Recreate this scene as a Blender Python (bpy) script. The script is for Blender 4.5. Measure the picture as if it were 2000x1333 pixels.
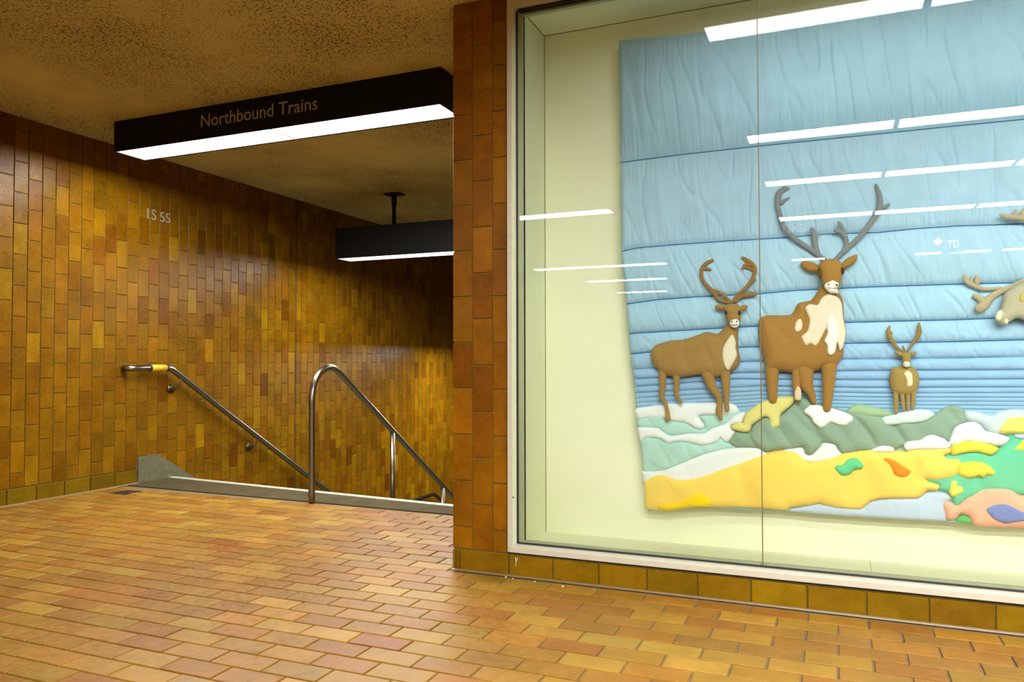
import bpy, bmesh, math, random
import numpy as np
from mathutils import Vector, Matrix, noise
from mathutils.geometry import delaunay_2d_cdt
random.seed(7)
C = bpy.context.scene.collection
for o in list(bpy.data.objects): bpy.data.objects.remove(o)

# ------------------------------------------------------------ camera
F_PX, YAW, PITCH, ROLL, EYE = 1505.7, 0.397, 0.0266, -0.0019, 0.9185
RT = np.array([math.cos(YAW), math.sin(YAW), 0.0])
FW = np.array([-math.sin(YAW)*math.cos(PITCH), math.cos(YAW)*math.cos(PITCH), math.sin(PITCH)])
UP = np.cross(RT, FW)
cd = bpy.data.cameras.new('camera'); cam = bpy.data.objects.new('camera', cd); C.objects.link(cam)
cd.sensor_width = 36; cd.lens = F_PX*36/2000; cd.clip_start = 0.05; cd.clip_end = 100
# roll about the viewing axis
right = RT*math.cos(ROLL) + UP*math.sin(ROLL)
upv = -RT*math.sin(ROLL) + UP*math.cos(ROLL)
M = Matrix(((right[0], upv[0], -FW[0], 0), (right[1], upv[1], -FW[1], 0), (right[2], upv[2], -FW[2], EYE), (0, 0, 0, 1)))
cam.matrix_world = M
bpy.context.scene.camera = cam

def at(x, y, Y):
    """position on the vertical plane at depth Y that was measured at (x, y) of the photograph"""
    a = (x-1000)/F_PX; b = (y-666.5)/F_PX
    c, s = math.cos(-ROLL), math.sin(-ROLL)
    a, b = a*c-b*s, a*s+b*c
    d = RT*a - UP*b + FW
    t = Y/d[1]
    return (d[0]*t, EYE+d[2]*t)

# ------------------------------------------------------------ world, exposure
sc = bpy.context.scene
w = bpy.data.worlds.new('world'); sc.world = w; w.use_nodes = True
w.node_tree.nodes['Background'].inputs[0].default_value = (1, .9, .7, 1)
w.node_tree.nodes['Background'].inputs[1].default_value = 0.02
sc.view_settings.view_transform = 'Standard'; sc.view_settings.look = 'None'
sc.view_settings.gamma = 1; sc.view_settings.use_curve_mapping = False
sc.view_settings.exposure = 0.0
LIGHT = (1.0, 0.985, 0.95)
LAMP_W = 73.0        # power of one fixture's tubes
TUBE = 4.0           # brightness of the diffusers

# ------------------------------------------------------------ materials
def lin(c):
    return tuple((v/255/12.92 if v/255 <= .04045 else ((v/255+.055)/1.055)**2.4) for v in c)
class NT:
    def __init__(s, name):
        m = s.m = bpy.data.materials.new(name); m.use_nodes = True
        s.n = m.node_tree.nodes; s.l = m.node_tree.links
        s.b = s.n['Principled BSDF']; s.out = s.n['Material Output']
    def new(s, t, **k):
        n = s.n.new(t)
        for a, v in k.items(): setattr(n, a, v)
        return n
    def link(s, a, b): s.l.new(a, b)
    def noise(s, scale, detail=3, coord=None, rough=.5):
        n = s.new('ShaderNodeTexNoise'); n.inputs['Scale'].default_value = scale; n.inputs['Detail'].default_value = detail
        n.inputs['Roughness'].default_value = rough
        if coord is not None: s.link(coord, n.inputs['Vector'])
        return n
    def ramp(s, f, stops):
        r = s.new('ShaderNodeValToRGB'); e = r.color_ramp.elements
        while len(e) < len(stops): e.new(.5)
        for i, (p, c) in enumerate(stops):
            e[i].position = p; e[i].color = (*c, 1) if len(c) == 3 else c
        s.link(f, r.inputs[0]); return r
    def mix(s, mode, fac, a, b):
        n = s.new('ShaderNodeMix', data_type='RGBA', blend_type=mode)
        if isinstance(fac, (int, float)): n.inputs[0].default_value = fac
        else: s.link(fac, n.inputs[0])
        for k, v in ((6, a), (7, b)):
            if isinstance(v, tuple): n.inputs[k].default_value = (*v, 1)
            else: s.link(v, n.inputs[k])
        return n.outputs[2]
    def bump(s, h, strength, dist=.01):
        b = s.new('ShaderNodeBump'); b.inputs['Strength'].default_value = strength; b.inputs['Distance'].default_value = dist
        s.link(h, b.inputs['Height']); s.link(b.outputs[0], s.b.inputs['Normal']); return b
def plain(name, rgb, rough=.5, metal=0, noise_amt=0, scale=20, bump=0, spec=.5):
    t = NT(name); t.b.inputs['Roughness'].default_value = rough; t.b.inputs['Metallic'].default_value = metal
    t.b.inputs['Specular IOR Level'].default_value = spec
    g = t.new('ShaderNodeNewGeometry'); n = t.noise(scale, 4, g.outputs['Position'])
    r = t.ramp(n.outputs[0], [(.25, (1-noise_amt,)*3), (.75, (1.0,)*3)])
    t.link(t.mix('MULTIPLY', 1.0, tuple(lin(rgb)), r.outputs[0]), t.b.inputs['Base Color'])
    if bump: t.bump(n.outputs[0], bump)
    return t.m

def tile_mat(name, source, rough, coat, bump, mott, spec=.5):
    """glazed clay tile: the colour of each tile comes from the object or from the face attribute"""
    t = NT(name)
    g = t.new('ShaderNodeNewGeometry')
    if source == 'object': col = t.new('ShaderNodeObjectInfo').outputs['Color']
    else:
        a = t.new('ShaderNodeAttribute'); a.attribute_name = 'tint'; col = a.outputs['Color']
    n1 = t.noise(7, 3, g.outputs['Position']); n2 = t.noise(38, 4, g.outputs['Position'])
    r1 = t.ramp(n1.outputs[0], [(.3, (1-mott, 1-mott*1.1, 1-mott*1.3)), (.7, (1+mott*.5, 1+mott*.45, 1+mott*.3))])
    r2 = t.ramp(n2.outputs[0], [(.3, (.90, .88, .84)), (.65, (1.04, 1.04, 1.04))])
    c = t.mix('MULTIPLY', 1, col, r1.outputs[0]); c = t.mix('MULTIPLY', 1, c, r2.outputs[0])
    t.link(c, t.b.inputs['Base Color'])
    rr = t.ramp(n2.outputs[0], [(.3, (rough*.8,)*3), (.7, (rough*1.25,)*3)])
    t.link(rr.outputs[0], t.b.inputs['Roughness'])
    t.b.inputs['Specular IOR Level'].default_value = spec
    n3 = t.noise(160, 2, g.outputs['Position']); n4 = t.noise(9, 1, g.outputs['Position'])
    ad = t.new('ShaderNodeMath', operation='MULTIPLY_ADD'); ad.inputs[1].default_value = 3.0
    t.link(n4.outputs[0], ad.inputs[0]); t.link(n3.outputs[0], ad.inputs[2])
    t.bump(ad.outputs[0], bump, .004)
    return t.m
WALL_T = {k: tile_mat('wall_tile_'+k, k, .30, 0, .25, .22, .13) for k in ('object', 'attribute')}
FLOOR_T = {k: tile_mat('floor_tile_'+k, k, .42, 0, .25, .14, .22) for k in ('object', 'attribute')}

GROUT = plain('grout', (112, 90, 24), .9, 0, .3, 40)
FGROUT = plain('floor_grout', (108, 92, 62), .9, 0, .35, 30)
CONC = plain('concrete', (104, 102, 84), .7, 0, .35, 14, .3)
BLACK = plain('black_enamel', (5, 5, 7), .5, 0, .2, 10, 0, .25)
STEEL = plain('brushed_steel', (128, 121, 106), .3, 1, .12, 60)
ALU = plain('anodised_aluminium', (186, 182, 166), .42, .3, .1, 30)
ALUG = plain('aluminium_reveal', (190, 196, 164), .5, .1, .1, 30)
GASK = plain('black_gasket', (10, 10, 10), .6)
CREAM = plain('cream_paint', (244, 246, 214), .6, 0, .03, 3)
PLAINW = plain('brown_glazed_wall', (96, 62, 20), .5, 0, .3, 8)
YEL = plain('yellow_sleeve', (190, 150, 3), .4)
def ceiling_mat():
    t = NT('sprayed_ceiling'); t.b.inputs['Roughness'].default_value = .95
    g = t.new('ShaderNodeNewGeometry').outputs['Position']
    v = t.new('ShaderNodeTexVoronoi'); v.inputs['Scale'].default_value = 48; t.link(g, v.inputs['Vector'])
    v2 = t.noise(85, 3, g)
    big = t.noise(.9, 4, g, .6)
    # soot specks: pits are darker where the soot patches are
    thr = t.ramp(big.outputs[0], [(.38, (.0,)*3), (.62, (1.0,)*3)])
    sp = t.ramp(v2.outputs[0], [(.39, (1.0,)*3), (.46, (0.0,)*3)])
    vd = t.ramp(v.outputs['Distance'], [(.18, (1.0,)*3), (.42, (0.0,)*3)])
    m1 = t.new('ShaderNodeMath', operation='MAXIMUM'); t.link(sp.outputs[0], m1.inputs[0])
    m0 = t.new('ShaderNodeMath', operation='MULTIPLY'); t.link(vd.outputs[0], m0.inputs[0])
    k = t.noise(30, 1, g); kr = t.ramp(k.outputs[0], [(.5, (0.0,)*3), (.6, (1.0,)*3)]); t.link(kr.outputs[0], m0.inputs[1])
    t.link(m0.outputs[0], m1.inputs[1])
    m2 = t.new('ShaderNodeMath', operation='MULTIPLY'); t.link(m1.outputs[0], m2.inputs[0]); t.link(thr.outputs[0], m2.inputs[1])
    base = t.ramp(big.outputs[0], [(.35, lin((196, 184, 124))), (.7, lin((172, 158, 102)))])
    c = t.mix('MIX', m2.outputs[0], base.outputs[0], lin((52, 34, 14)))
    t.link(c, t.b.inputs['Base Color'])
    t.bump(v2.outputs[0], .7, .006)
    return t.m
CEIL = ceiling_mat()
def emit(name, rgb, s):
    t = NT(name); t.b.inputs['Base Color'].default_value = (*rgb, 1)
    t.b.inputs['Emission Color'].default_value = (*rgb, 1); t.b.inputs['Emission Strength'].default_value = s
    t.b.inputs['Roughness'].default_value = .4
    return t.m
DIFF = emit('lit_diffuser', LIGHT, TUBE)
def glass_mat():
    t = NT('clear_glass'); t.n.remove(t.b)
    tr = t.new('ShaderNodeBsdfTransparent'); tr.inputs[0].default_value = (.965, .985, .97, 1)
    gl = t.new('ShaderNodeBsdfGlossy'); gl.inputs['Roughness'].default_value = .0
    fr = t.new('ShaderNodeFresnel'); fr.inputs['IOR'].default_value = 1.5
    mx = t.new('ShaderNodeMixShader'); t.link(fr.outputs[0], mx.inputs[0]); t.link(tr.outputs[0], mx.inputs[1]); t.link(gl.outputs[0], mx.inputs[2])
    t.link(mx.outputs[0], t.out.inputs[0]); return t.m
GLASS = glass_mat()
_fab = {}
def fabric(rgb, rough=.85):
    k = tuple(rgb)
    if k in _fab: return _fab[k]
    t = NT('cotton_%02x%02x%02x' % k)
    g = t.new('ShaderNodeNewGeometry'); n = t.noise(9, 3, g.outputs['Position']); f = t.noise(420, 2, g.outputs['Position'])
    r = t.ramp(n.outputs[0], [(.3, (.94,)*3), (.7, (1.03,)*3)])
    t.link(t.mix('MULTIPLY', 1, tuple(lin(rgb)), r.outputs[0]), t.b.inputs['Base Color'])
    t.b.inputs['Roughness'].default_value = rough; t.b.inputs['Specular IOR Level'].default_value = .2
    t.b.inputs['Sheen Weight'].default_value = .15
    t.bump(f.outputs[0], .15, .001)
    _fab[k] = t.m; return t.m

# ------------------------------------------------------------ object helpers
def obj(name, me, mat=None, parent=None, **props):
    if mat is not None and not me.materials: me.materials.append(mat)
    o = bpy.data.objects.new(name, me); C.objects.link(o)
    if parent is not None: o.parent = parent
    for k, v in props.items(): o[k] = v
    return o
def thing(name, label, cat, loc=(0, 0, 0), group=None):
    o = bpy.data.objects.new(name, None); C.objects.link(o); o.location = loc; o.empty_display_size = .1
    o['label'] = label; o['category'] = cat
    if group: o['group'] = group
    return o
def part(name, bm, mat, parent, smooth=False, **props):
    """a mesh given in world coordinates, hung under its (unrotated) parent"""
    me = bpy.data.meshes.new(name)
    if parent is not None:
        off = Vector((0, 0, 0)); p = parent
        while p is not None: off += p.location; p = p.parent
        bmesh.ops.translate(bm, verts=bm.verts, vec=-off)
    bm.normal_update()
    bm.to_mesh(me); bm.free()
    if smooth:
        for q in me.polygons: q.use_smooth = True
    return obj(name, me, mat, parent, **props)
def box(bm, x0, x1, y0, y1, z0, z1, bev=0):
    n0 = len(bm.verts)
    r = bmesh.ops.create_cube(bm, size=1)
    for v in r['verts']:
        v.co = Vector(((x0+x1)/2+v.co.x*(x1-x0), (y0+y1)/2+v.co.y*(y1-y0), (z0+z1)/2+v.co.z*(z1-z0)))
    if bev:
        es = set(e for v in r['verts'] for e in v.link_edges)
        bmesh.ops.bevel(bm, geom=list(es), offset=bev, segments=2, affect='EDGES', profile=.6)
def boxm(*a, **k):
    bm = bmesh.new(); box(bm, *a, **k); return bm
def prism(pts, axis, a0, a1):
    """polygon in the plane across axis, extruded from a0 to a1; pts are the two other coordinates in xyz order"""
    bm = bmesh.new()
    def v3(p, a): return {'x': (a, p[0], p[1]), 'y': (p[0], a, p[1]), 'z': (p[0], p[1], a)}[axis]
    A = [bm.verts.new(v3(p, a0)) for p in pts]; B = [bm.verts.new(v3(p, a1)) for p in pts]
    n = len(pts)
    bm.faces.new(A); bm.faces.new(B[::-1])
    for i in range(n): bm.faces.new((A[i], B[i], B[(i+1) % n], A[(i+1) % n]))
    bmesh.ops.recalc_face_normals(bm, faces=bm.faces)
    return bm
def catmull(pts, n=6):
    P = [np.array(p, float) for p in pts]; P = [2*P[0]-P[1]]+P+[2*P[-1]-P[-2]]
    out = []
    for i in range(1, len(P)-2):
        for k in range(n):
            t = k/n; a, b, c, d = P[i-1:i+3]
            out.append(.5*((2*b)+(c-a)*t+(2*a-5*b+4*c-d)*t*t+(3*b-a-3*c+d)*t**3))
    out.append(P[-2]); return out
def tube(pts, rad, seg=12, bm=None, flat=1.0, fax=(0, 1, 0), caps=True, dome=True):
    """a swept round bar through pts; rad a number or one radius per point; flat squeezes it along fax"""
    bm = bm or bmesh.new()
    P = [Vector(p) for p in pts]; n = len(P)
    R = [rad]*n if isinstance(rad, (int, float)) else list(rad)
    if dome and caps:
        d0 = (P[0]-P[1]).normalized(); d1 = (P[-1]-P[-2]).normalized()
        P = [P[0]+d0*R[0]*.9, P[0]+d0*R[0]*.6]+P+[P[-1]+d1*R[-1]*.6, P[-1]+d1*R[-1]*.9]
        R = [R[0]*.35, R[0]*.78]+R+[R[-1]*.78, R[-1]*.35]; n += 4
    rings = []; prev = None; fx = Vector(fax)
    for i in range(n):
        t = (P[min(i+1, n-1)]-P[max(i-1, 0)]).normalized()
        if prev is None:
            u = t.orthogonal().normalized()
        else: u = (prev-t*prev.dot(t)).normalized()
        prev = u; v = t.cross(u)
        ring = []
        for k in range(seg):
            a = 2*math.pi*k/seg; d = (u*math.cos(a)+v*math.sin(a))*R[i]
            if flat != 1: d = d - fx*d.dot(fx)*(1-flat)
            ring.append(bm.verts.new(P[i]+d))
        rings.append(ring)
    for i in range(n-1):
        for k in range(seg):
            bm.faces.new((rings[i][k], rings[i][(k+1) % seg], rings[i+1][(k+1) % seg], rings[i+1][k]))
    if caps:
        bm.faces.new(rings[0][::-1]); bm.faces.new(rings[-1])
    return bm
def letters(body, size, mat, parent, name, M4, extrude=.001, **props):
    cu = bpy.data.curves.new(name, 'FONT'); cu.body = body; cu.size = size; cu.extrude = extrude
    cu.resolution_u = 4
    o = bpy.data.objects.new(name, cu); C.objects.link(o)
    dg = bpy.context.evaluated_depsgraph_get(); me = bpy.data.meshes.new_from_object(o.evaluated_get(dg))
    bpy.data.objects.remove(o); bpy.data.curves.remove(cu)
    xs = [v.co.x for v in me.vertices]; src = list(xs); x0, x1 = min(xs), max(xs)
    me.transform(M4(x0, x1))
    if parent is not None:
        off = Vector((0, 0, 0)); p = parent
        while p is not None: off += p.location; p = p.parent
        me.transform(Matrix.Translation(-off))
    bm = bmesh.new(); bm.from_mesh(me); bm.verts.index_update(); seen = set(); isl = []
    for v in bm.verts:
        if v.index in seen: continue
        st_ = [v]; seen.add(v.index); comp = []
        while st_:
            q = st_.pop(); comp.append(q.index)
            for e in q.link_edges:
                o2 = e.other_vert(q)
                if o2.index not in seen: seen.add(o2.index); st_.append(o2)
        isl.append(comp)
    base = src
    isl = sorted((min(base[k] for k in c), max(base[k] for k in c), c) for c in isl)
    grp = []
    for a, b, c in isl:
        if grp and a < grp[-1][1]-.15*min(b-a, grp[-1][1]-grp[-1][0]): grp[-1] = (grp[-1][0], max(b, grp[-1][1]), grp[-1][2]+c)
        else: grp.append((a, b, c))
    out = None
    for a, b, c in grp:
        cs = set(c); idx = {k: i for i, k in enumerate(c)}
        m2 = bpy.data.meshes.new('letter')
        m2.from_pydata([me.vertices[k].co.copy() for k in c], [], [[idx[k] for k in p.vertices] for p in me.polygons if p.vertices[0] in cs])
        out = obj('letter', m2, mat, parent, **props)
    bm.free()
    return out

# ------------------------------------------------------------ the room
XL, D, ZC = -4.90, 3.068, 2.528
XP, XF = -1.574, -1.304
YBACK, XR, YFAR = -12.5, 6.0, 12.6
TH = .2032
struct = dict(kind='structure')
def st(name, bm, mat): return part(name, bm, mat, None, kind='structure')
STAIR_Y = 4.52
bm = bmesh.new(); box(bm, XL-.3, XR, YBACK, STAIR_Y-.28, -.25, -.006); floor = part('floor', bm, FGROUT, None, kind='structure')
bm = bmesh.new(); box(bm, XL-.3, XR, YBACK, YFAR, ZC, ZC+.2); ceiling = part('ceiling', bm, CEIL, None, kind='structure')
bm = bmesh.new(); box(bm, XL-.3, XL-.006, YBACK, YFAR, -5.6, ZC); wall_left = part('wall_left', bm, GROUT, None, kind='structure')
ZT, ZB = 2.455, .1026          # opening of the display case
XE = 2.6                        # right end of the display case
bm = bmesh.new()
box(bm, XP+.006, XF-.002, D+.006, 3.9, 0, ZC)
box(bm, XP+.006, XP+.3, 3.9, YFAR, -5.6, ZC)
wall_right = part('wall_right', bm, GROUT, None, kind='structure')
plinth = st('wall_right', boxm(XF, XR, D+.006, 3.9, -.2, ZB-.008), GROUT)
st('wall_right', boxm(XF, XR, D+.055, 3.9, ZT+.055, ZC), PLAINW)
st('wall_right', boxm(XF, XR, 3.5, 3.9, ZB, ZT+.05), PLAINW)
st('wall_right', boxm(XE+.05, XR, D+.006, 3.49, ZB, ZT+.05), PLAINW)
st('wall_back', boxm(XL-.3, XR, YBACK-.2, YBACK, 0, ZC), PLAINW)
st('wall_side', boxm(XR, XR+.2, YBACK, D, 0, ZC), PLAINW)
st('wall_far', boxm(XL-.3, XP+.3, YFAR, YFAR+.2, -5.6, ZC), PLAINW)

# ---- tiles
def tile_mesh(w, h, t=.008, g=.0035, c=.0018):
    """a tile centred on its cell of w x h, its face up +Z, with a chamfered rim"""
    me = bpy.data.meshes.new('tile')
    a, b = w/2-g, h/2-g
    V = [(s*a, u*b, 0) for s, u in ((-1, -1), (1, -1), (1, 1), (-1, 1))]
    V += [(s*a, u*b, t-c) for s, u in ((-1, -1), (1, -1), (1, 1), (-1, 1))]
    V += [(s*(a-c), u*(b-c), t) for s, u in ((-1, -1), (1, -1), (1, 1), (-1, 1))]
    Fc = [(8, 9, 10, 11)]
    for i in range(4):
        j = (i+1) % 4; Fc += [(i, j, 4+j, 4+i), (4+i, 4+j, 8+j, 8+i)]
    me.from_pydata(V, [], Fc); return me
WPAL = [(172, 122, 40), (166, 112, 30), (158, 102, 22), (180, 126, 36), (150, 92, 20), (196, 146, 44), (134, 76, 20), (168, 118, 48), (172, 112, 36), (196, 142, 44), (156, 108, 30), (126, 68, 22)]
WWT = [6, 6, 5, 5, 3, 2.5, .9, 5, 4, 1.2, 5, .4]
FPAL = [(212, 164, 84), (200, 148, 66), (222, 178, 92), (196, 132, 66), (190, 132, 60), (214, 156, 72), (224, 190, 104), (188, 112, 48), (204, 164, 72), (186, 134, 74), (196, 150, 84)]
FWT = [5, 5, 3, 4, 3, 4, 1.6, 1, 4, 2, 4]
def pick(pal, wt, rnd, dim=1.0):
    c = rnd.choices(pal, wt)[0]; k = rnd.uniform(.94, 1.05)
    mid = tuple(sum(a*b for a, b in zip(ch, wt))/sum(wt) for ch in zip(*pal)); c = tuple(v*.72+m*.28 for v, m in zip(c, mid))
    c = tuple(min(255, v*k*rnd.uniform(.985, 1.015)) for v in c)
    if pal is FPAL: c = (c[0], c[1]*.97, c[2]*.72)
    else: c = (c[0], c[1]*1.02, c[2]*.3)
    return tuple(v*dim for v in lin(c))
def visible(p, m=60):
    q = np.array(p)-np.array([0, 0, EYE]); d = q@FW
    if d < .3: return None
    x = 1000+F_PX*(q@RT)/d; y = 666.5-F_PX*(q@UP)/d
    return d if (-m < x < 2000+m and -m < y < 1333+m) else None
def lay(parent, cells, basis, name, mats, pal, wt, seed, limit=300, t=.008, g=.0035, dim=.385, c=.0018):
    """cells: (centre xyz, w, h). basis columns: tile x axis, tile y axis, face normal. The nearest are parts, the rest one joined part."""
    rnd = random.Random(seed); B = Matrix(basis).transposed().to_4x4()
    cells = sorted(((visible(c[0]) or 900+(Vector(c[0])-Vector((0, 0, EYE))).length), c) for c in cells)
    cache = {}; V = []; Fc = []; col = []
    for i, (d, (p, w, h)) in enumerate(cells):
        key = (round(w, 4), round(h, 4))
        if key not in cache:
            me = tile_mesh(w, h, t, g, c); me.name = name; me.materials.append(mats['object']); cache[key] = me
        me = cache[key]; rgb = pick(pal, wt, rnd, dim)
        jit = Matrix.Rotation(rnd.gauss(0, .004), 4, 'X') @ Matrix.Rotation(rnd.gauss(0, .004), 4, 'Y')
        Mx = Matrix.Translation(p) @ B @ jit @ Matrix.Translation((0, 0, -t+rnd.uniform(-.0006, .0006)))
        if i < limit and d < 900:
            o = bpy.data.objects.new(name, me); C.objects.link(o); o.parent = parent
            o.matrix_local = Mx; o.color = (*rgb, 1)
        else:
            n = len(V)
            V += [Mx @ v.co for v in me.vertices]
            for q in me.polygons: Fc.append([n+k for k in q.vertices]); col.append(rgb)
    if V:
        me = bpy.data.meshes.new(name+'_field'); me.from_pydata(V, [], Fc)
        at_ = me.attributes.new('tint', 'FLOAT_COLOR', 'FACE')
        at_.data.foreach_set('color', np.array([(*c, 1) for c in col], dtype=np.float32).ravel())
        me.materials.append(mats['attribute'])
        o = bpy.data.objects.new(name+'_field', me); C.objects.link(o); o.parent = parent; o['kind'] = 'stuff'

# floor bricks: running bond along x
PX, PY = .1979, .0993
cells = []
k0 = int(math.floor((-2.0-2.5376)/PY))
for k in range(k0, 40):
    y = 2.5376+(k+.5)*PY
    if y+PY/2 > STAIR_Y-.30: break
    half = .5*PX if k % 2 == 0 else 0.0
    # joint column at x=-.004 in the row between lines 0 and -1
    half = (0.0 if (k % 2) else .5*PX)
    for j in range(-26, 24):
        x0 = -.004+j*PX+half; x1 = x0+PX
        x0 = max(x0, XL+.004); x1 = min(x1, 4.0)
        if x1-x0 < .03: continue
        if y > D-.01 and x1 > XP-.004: x1 = min(x1, XP-.004)
        if y > D-.06 and x1 > XP-.004 and y > D: continue
        if x1-x0 < .03: continue
        if y+PY/2 > D-.003 and x0 > XP-.05: continue
        cells.append(((( x0+x1)/2, y, 0.0), round(x1-x0, 3), PY))
lay(floor, cells, ((1, 0, 0), (0, 1, 0), (0, 0, 1)), 'floor_tile', FLOOR_T, FPAL, FWT, 3, t=.008, g=.0037, dim=.335)

# left wall: upright tiles, every other column shifted by half a tile
LW, LY, LZ = .0975, 3.3376, 1.2165
cells = []
for j in range(int((0.9-LY)/LW)-1, int((YFAR-LY)/LW)):
    y = LY+(j+.5)*LW
    off = 0 if j % 2 == 0 else TH/2
    k = int(-3.2/TH) if y > 4.4 else 0
    zlo = .105 if y < 4.33 else (.14 if y < 4.5 else .10-.62*(y-4.5))
    z0 = LZ+off-TH*40
    while z0 < ZC-.01:
        z1 = z0+TH; a, b = max(z0, zlo, -3.4), min(z1, ZC-.004)
        if b-a > .03: cells.append(((XL, y, (a+b)/2), LW, round(b-a, 3)))
        z0 = z1
lay(wall_left, cells, ((0, 1, 0), (0, 0, 1), (1, 0, 0)), 'wall_tile', WALL_T, WPAL, WWT, 5, g=.0028)
# left wall base course
cells = []; y = 4.318; 
while y > .8:
    cells.append(((XL+.006, y-.1, .052), .2, .104)); y -= .2
lay(wall_left, cells, ((0, 1, 0), (0, 0, 1), (1, 0, 0)), 'base_tile', WALL_T, [(150, 118, 40), (142, 108, 36)], [1, 1], 6, g=.003)

# pillar columns and base course of the display wall
cells = []
for (x0, x1, zj) in ((XP, -1.476, .191), (-1.476, -1.378, .293), (-1.378, XF-.004, .187)):
    z0 = zj-TH
    while z0 < ZC-.01:
        a, b = max(z0, .0935), min(z0+TH, ZC-.003)
        if b-a > .02: cells.append((((x0+x1)/2, D, (a+b)/2), round(x1-x0, 4), round(b-a, 4)))
        z0 += TH
PPAL = [(160, 100, 24), (152, 92, 20), (166, 108, 34), (172, 108, 26), (140, 78, 22), (158, 96, 34)]
lay(wall_right, cells, ((1, 0, 0), (0, 0, 1), (0, -1, 0)), 'pillar_tile', WALL_T, PPAL, [3, 3, 2, 3, 2, 2], 12, g=.003, dim=.50, c=.0005)
cells = [((XP+.008, D-.004, .047), .016, .09), ((-1.547, D-.004, .047), .02, .09), ((-1.42, D-.004, .047), .232, .09)]
x = -1.3011
while x < 3.6:
    cells.append(((x+.0995, D-.004, .047), .199, .09)); x += .199
lay(plinth, cells, ((1, 0, 0), (0, 0, 1), (0, -1, 0)), 'base_tile', WALL_T, [(172, 128, 44), (180, 134, 40), (164, 116, 40), (184, 128, 34)], [1, 1, 1, 1], 9, g=.003)
COVE = plain('cove_highlight', (104, 82, 50), .4)  # paler tone paints in the highlight along the rounded foot of the base tiles
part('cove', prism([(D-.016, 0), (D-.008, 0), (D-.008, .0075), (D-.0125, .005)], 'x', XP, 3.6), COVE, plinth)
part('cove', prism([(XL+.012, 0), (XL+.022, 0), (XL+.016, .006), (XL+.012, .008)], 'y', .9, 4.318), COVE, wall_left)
# tiled wall above and beyond the case is out of view: header course only
# stair side of the pillar wall (faces the stairs)
cells = []
for j in range(0, 22):
    y = D+.062+j*LW
    z0 = .05+(0 if j % 2 else TH/2)-TH*(0 if y < STAIR_Y else 8)
    while z0 < ZC-.05:
        if z0 > -1.4: cells.append(((XP+.002, y, min(z0+TH/2, ZC-.11)), LW, TH))
        z0 += TH
lay(wall_right, cells, ((0, -1, 0), (0, 0, 1), (-1, 0, 0)), 'side_tile', WALL_T, PPAL, [3, 3, 2, 3, 2, 2], 14, g=.003, limit=40)
# expansion joint in the left wall
part('joint_strip', boxm(XL-.004, XL+.0015, 6.176, 6.184, -2.6, ZC), GASK, wall_left)

# ---- stair
def skew(x): return 4.66+(x-(-4.85))*(4.42-4.66)/(2.6)        # nosing line
bm = prism([(XL, STAIR_Y-.30), (XP, STAIR_Y-.38), (XP, skew(XP)), (XL, skew(XL))], 'z', -.16, .002)
tread = None
stair = part('trim_1', bm, plain('dirty_concrete', (74, 65, 42), .95, 0, .4, 6, .2, .1), None, kind='structure')
bm = prism([(XL, skew(XL)-.055), (XP, skew(XP)-.055), (XP, skew(XP)), (XL, skew(XL))], 'z', -.01, .006)
part('nosing', bm, plain('pale_nosing', (168, 168, 152), .6, 0, .3, 30), stair, label='pale worn nosing strip')
bm = bmesh.new(); RISE, RUN = .168, .268
z = 0; y = skew(XL)
for i in range(1, 11):
    box(bm, XL, XP, 4.4+(i-1)*RUN+.1, 4.4+i*RUN+.14, -i*RISE-.25, -i*RISE)
zl = -11*RISE
box(bm, XL, XP, 4.4+10*RUN+.1, 9.0, zl-.2, zl)
for i in range(1, 9):
    box(bm, XL, XP, 9.0+(i-1)*RUN, 9.0+i*RUN+.04, zl-i*RISE-.25, zl-i*RISE)
box(bm, XL, XP, 9.0+8*RUN, YFAR, zl-9*RISE-.2, zl-9*RISE)
st('trim_2', bm, CONC)
# stepped skirting block where the stair begins
bm = prism([(4.322, -.01), (4.322, .197), (4.50, .203), (4.90, -.045), (7.1, -1.41), (7.1, -1.62), (4.95, -.30), (4.7, -.16)], 'x', XL-.004, XL+.012)
kb = part('trim_3', bm, plain('grey_cement_block', (92, 88, 62), .85, 0, .45, 17, .6), None, kind='structure')

# ------------------------------------------------------------ display case
case = thing('display_case', 'large glazed display case with cream interior set into the tiled wall', 'display case', (.65, D, 0))
XI, YI = -1.25, 3.384          # inner left wall, inner back wall
ZFL = .128                      # case floor
ZTI = 2.445
YG = 3.104                      # glass
part('back_panel', boxm(XI-.02, XE, YI, YI+.02, ZFL-.02, ZTI+.03), CREAM, case)
part('side_panel', boxm(XI-.02, XI, D+.05, YI, ZFL-.02, ZTI+.03), CREAM, case)
part('side_panel', boxm(XE, XE+.02, D+.05, YI, ZFL-.02, ZTI+.03), CREAM, case)
part('top_panel', boxm(XI, XE, D+.05, YI, ZTI+.012, ZTI+.03), CREAM, case)
part('floor_panel', boxm(XI, .115, D+.05, YI, ZFL-.02, ZFL), CREAM, case)
part('floor_panel', boxm(.1165, XE, D+.05, YI, ZFL-.02, ZFL), CREAM, case)
SEAM = plain('panel_joint', (120, 116, 70), .8)
part('panel_joint', boxm(XI-.001, XI+.0022, YI-.0022, YI+.001, ZFL, ZTI+.012), SEAM, case)
part('panel_joint', boxm(XI, XE, YI-.0025, YI+.001, ZTI+.0095, ZTI+.013), SEAM, case)
part('panel_joint', boxm(XI-.001, XI+.0025, D+.06, YI, ZTI+.0095, ZTI+.013), SEAM, case)
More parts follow.
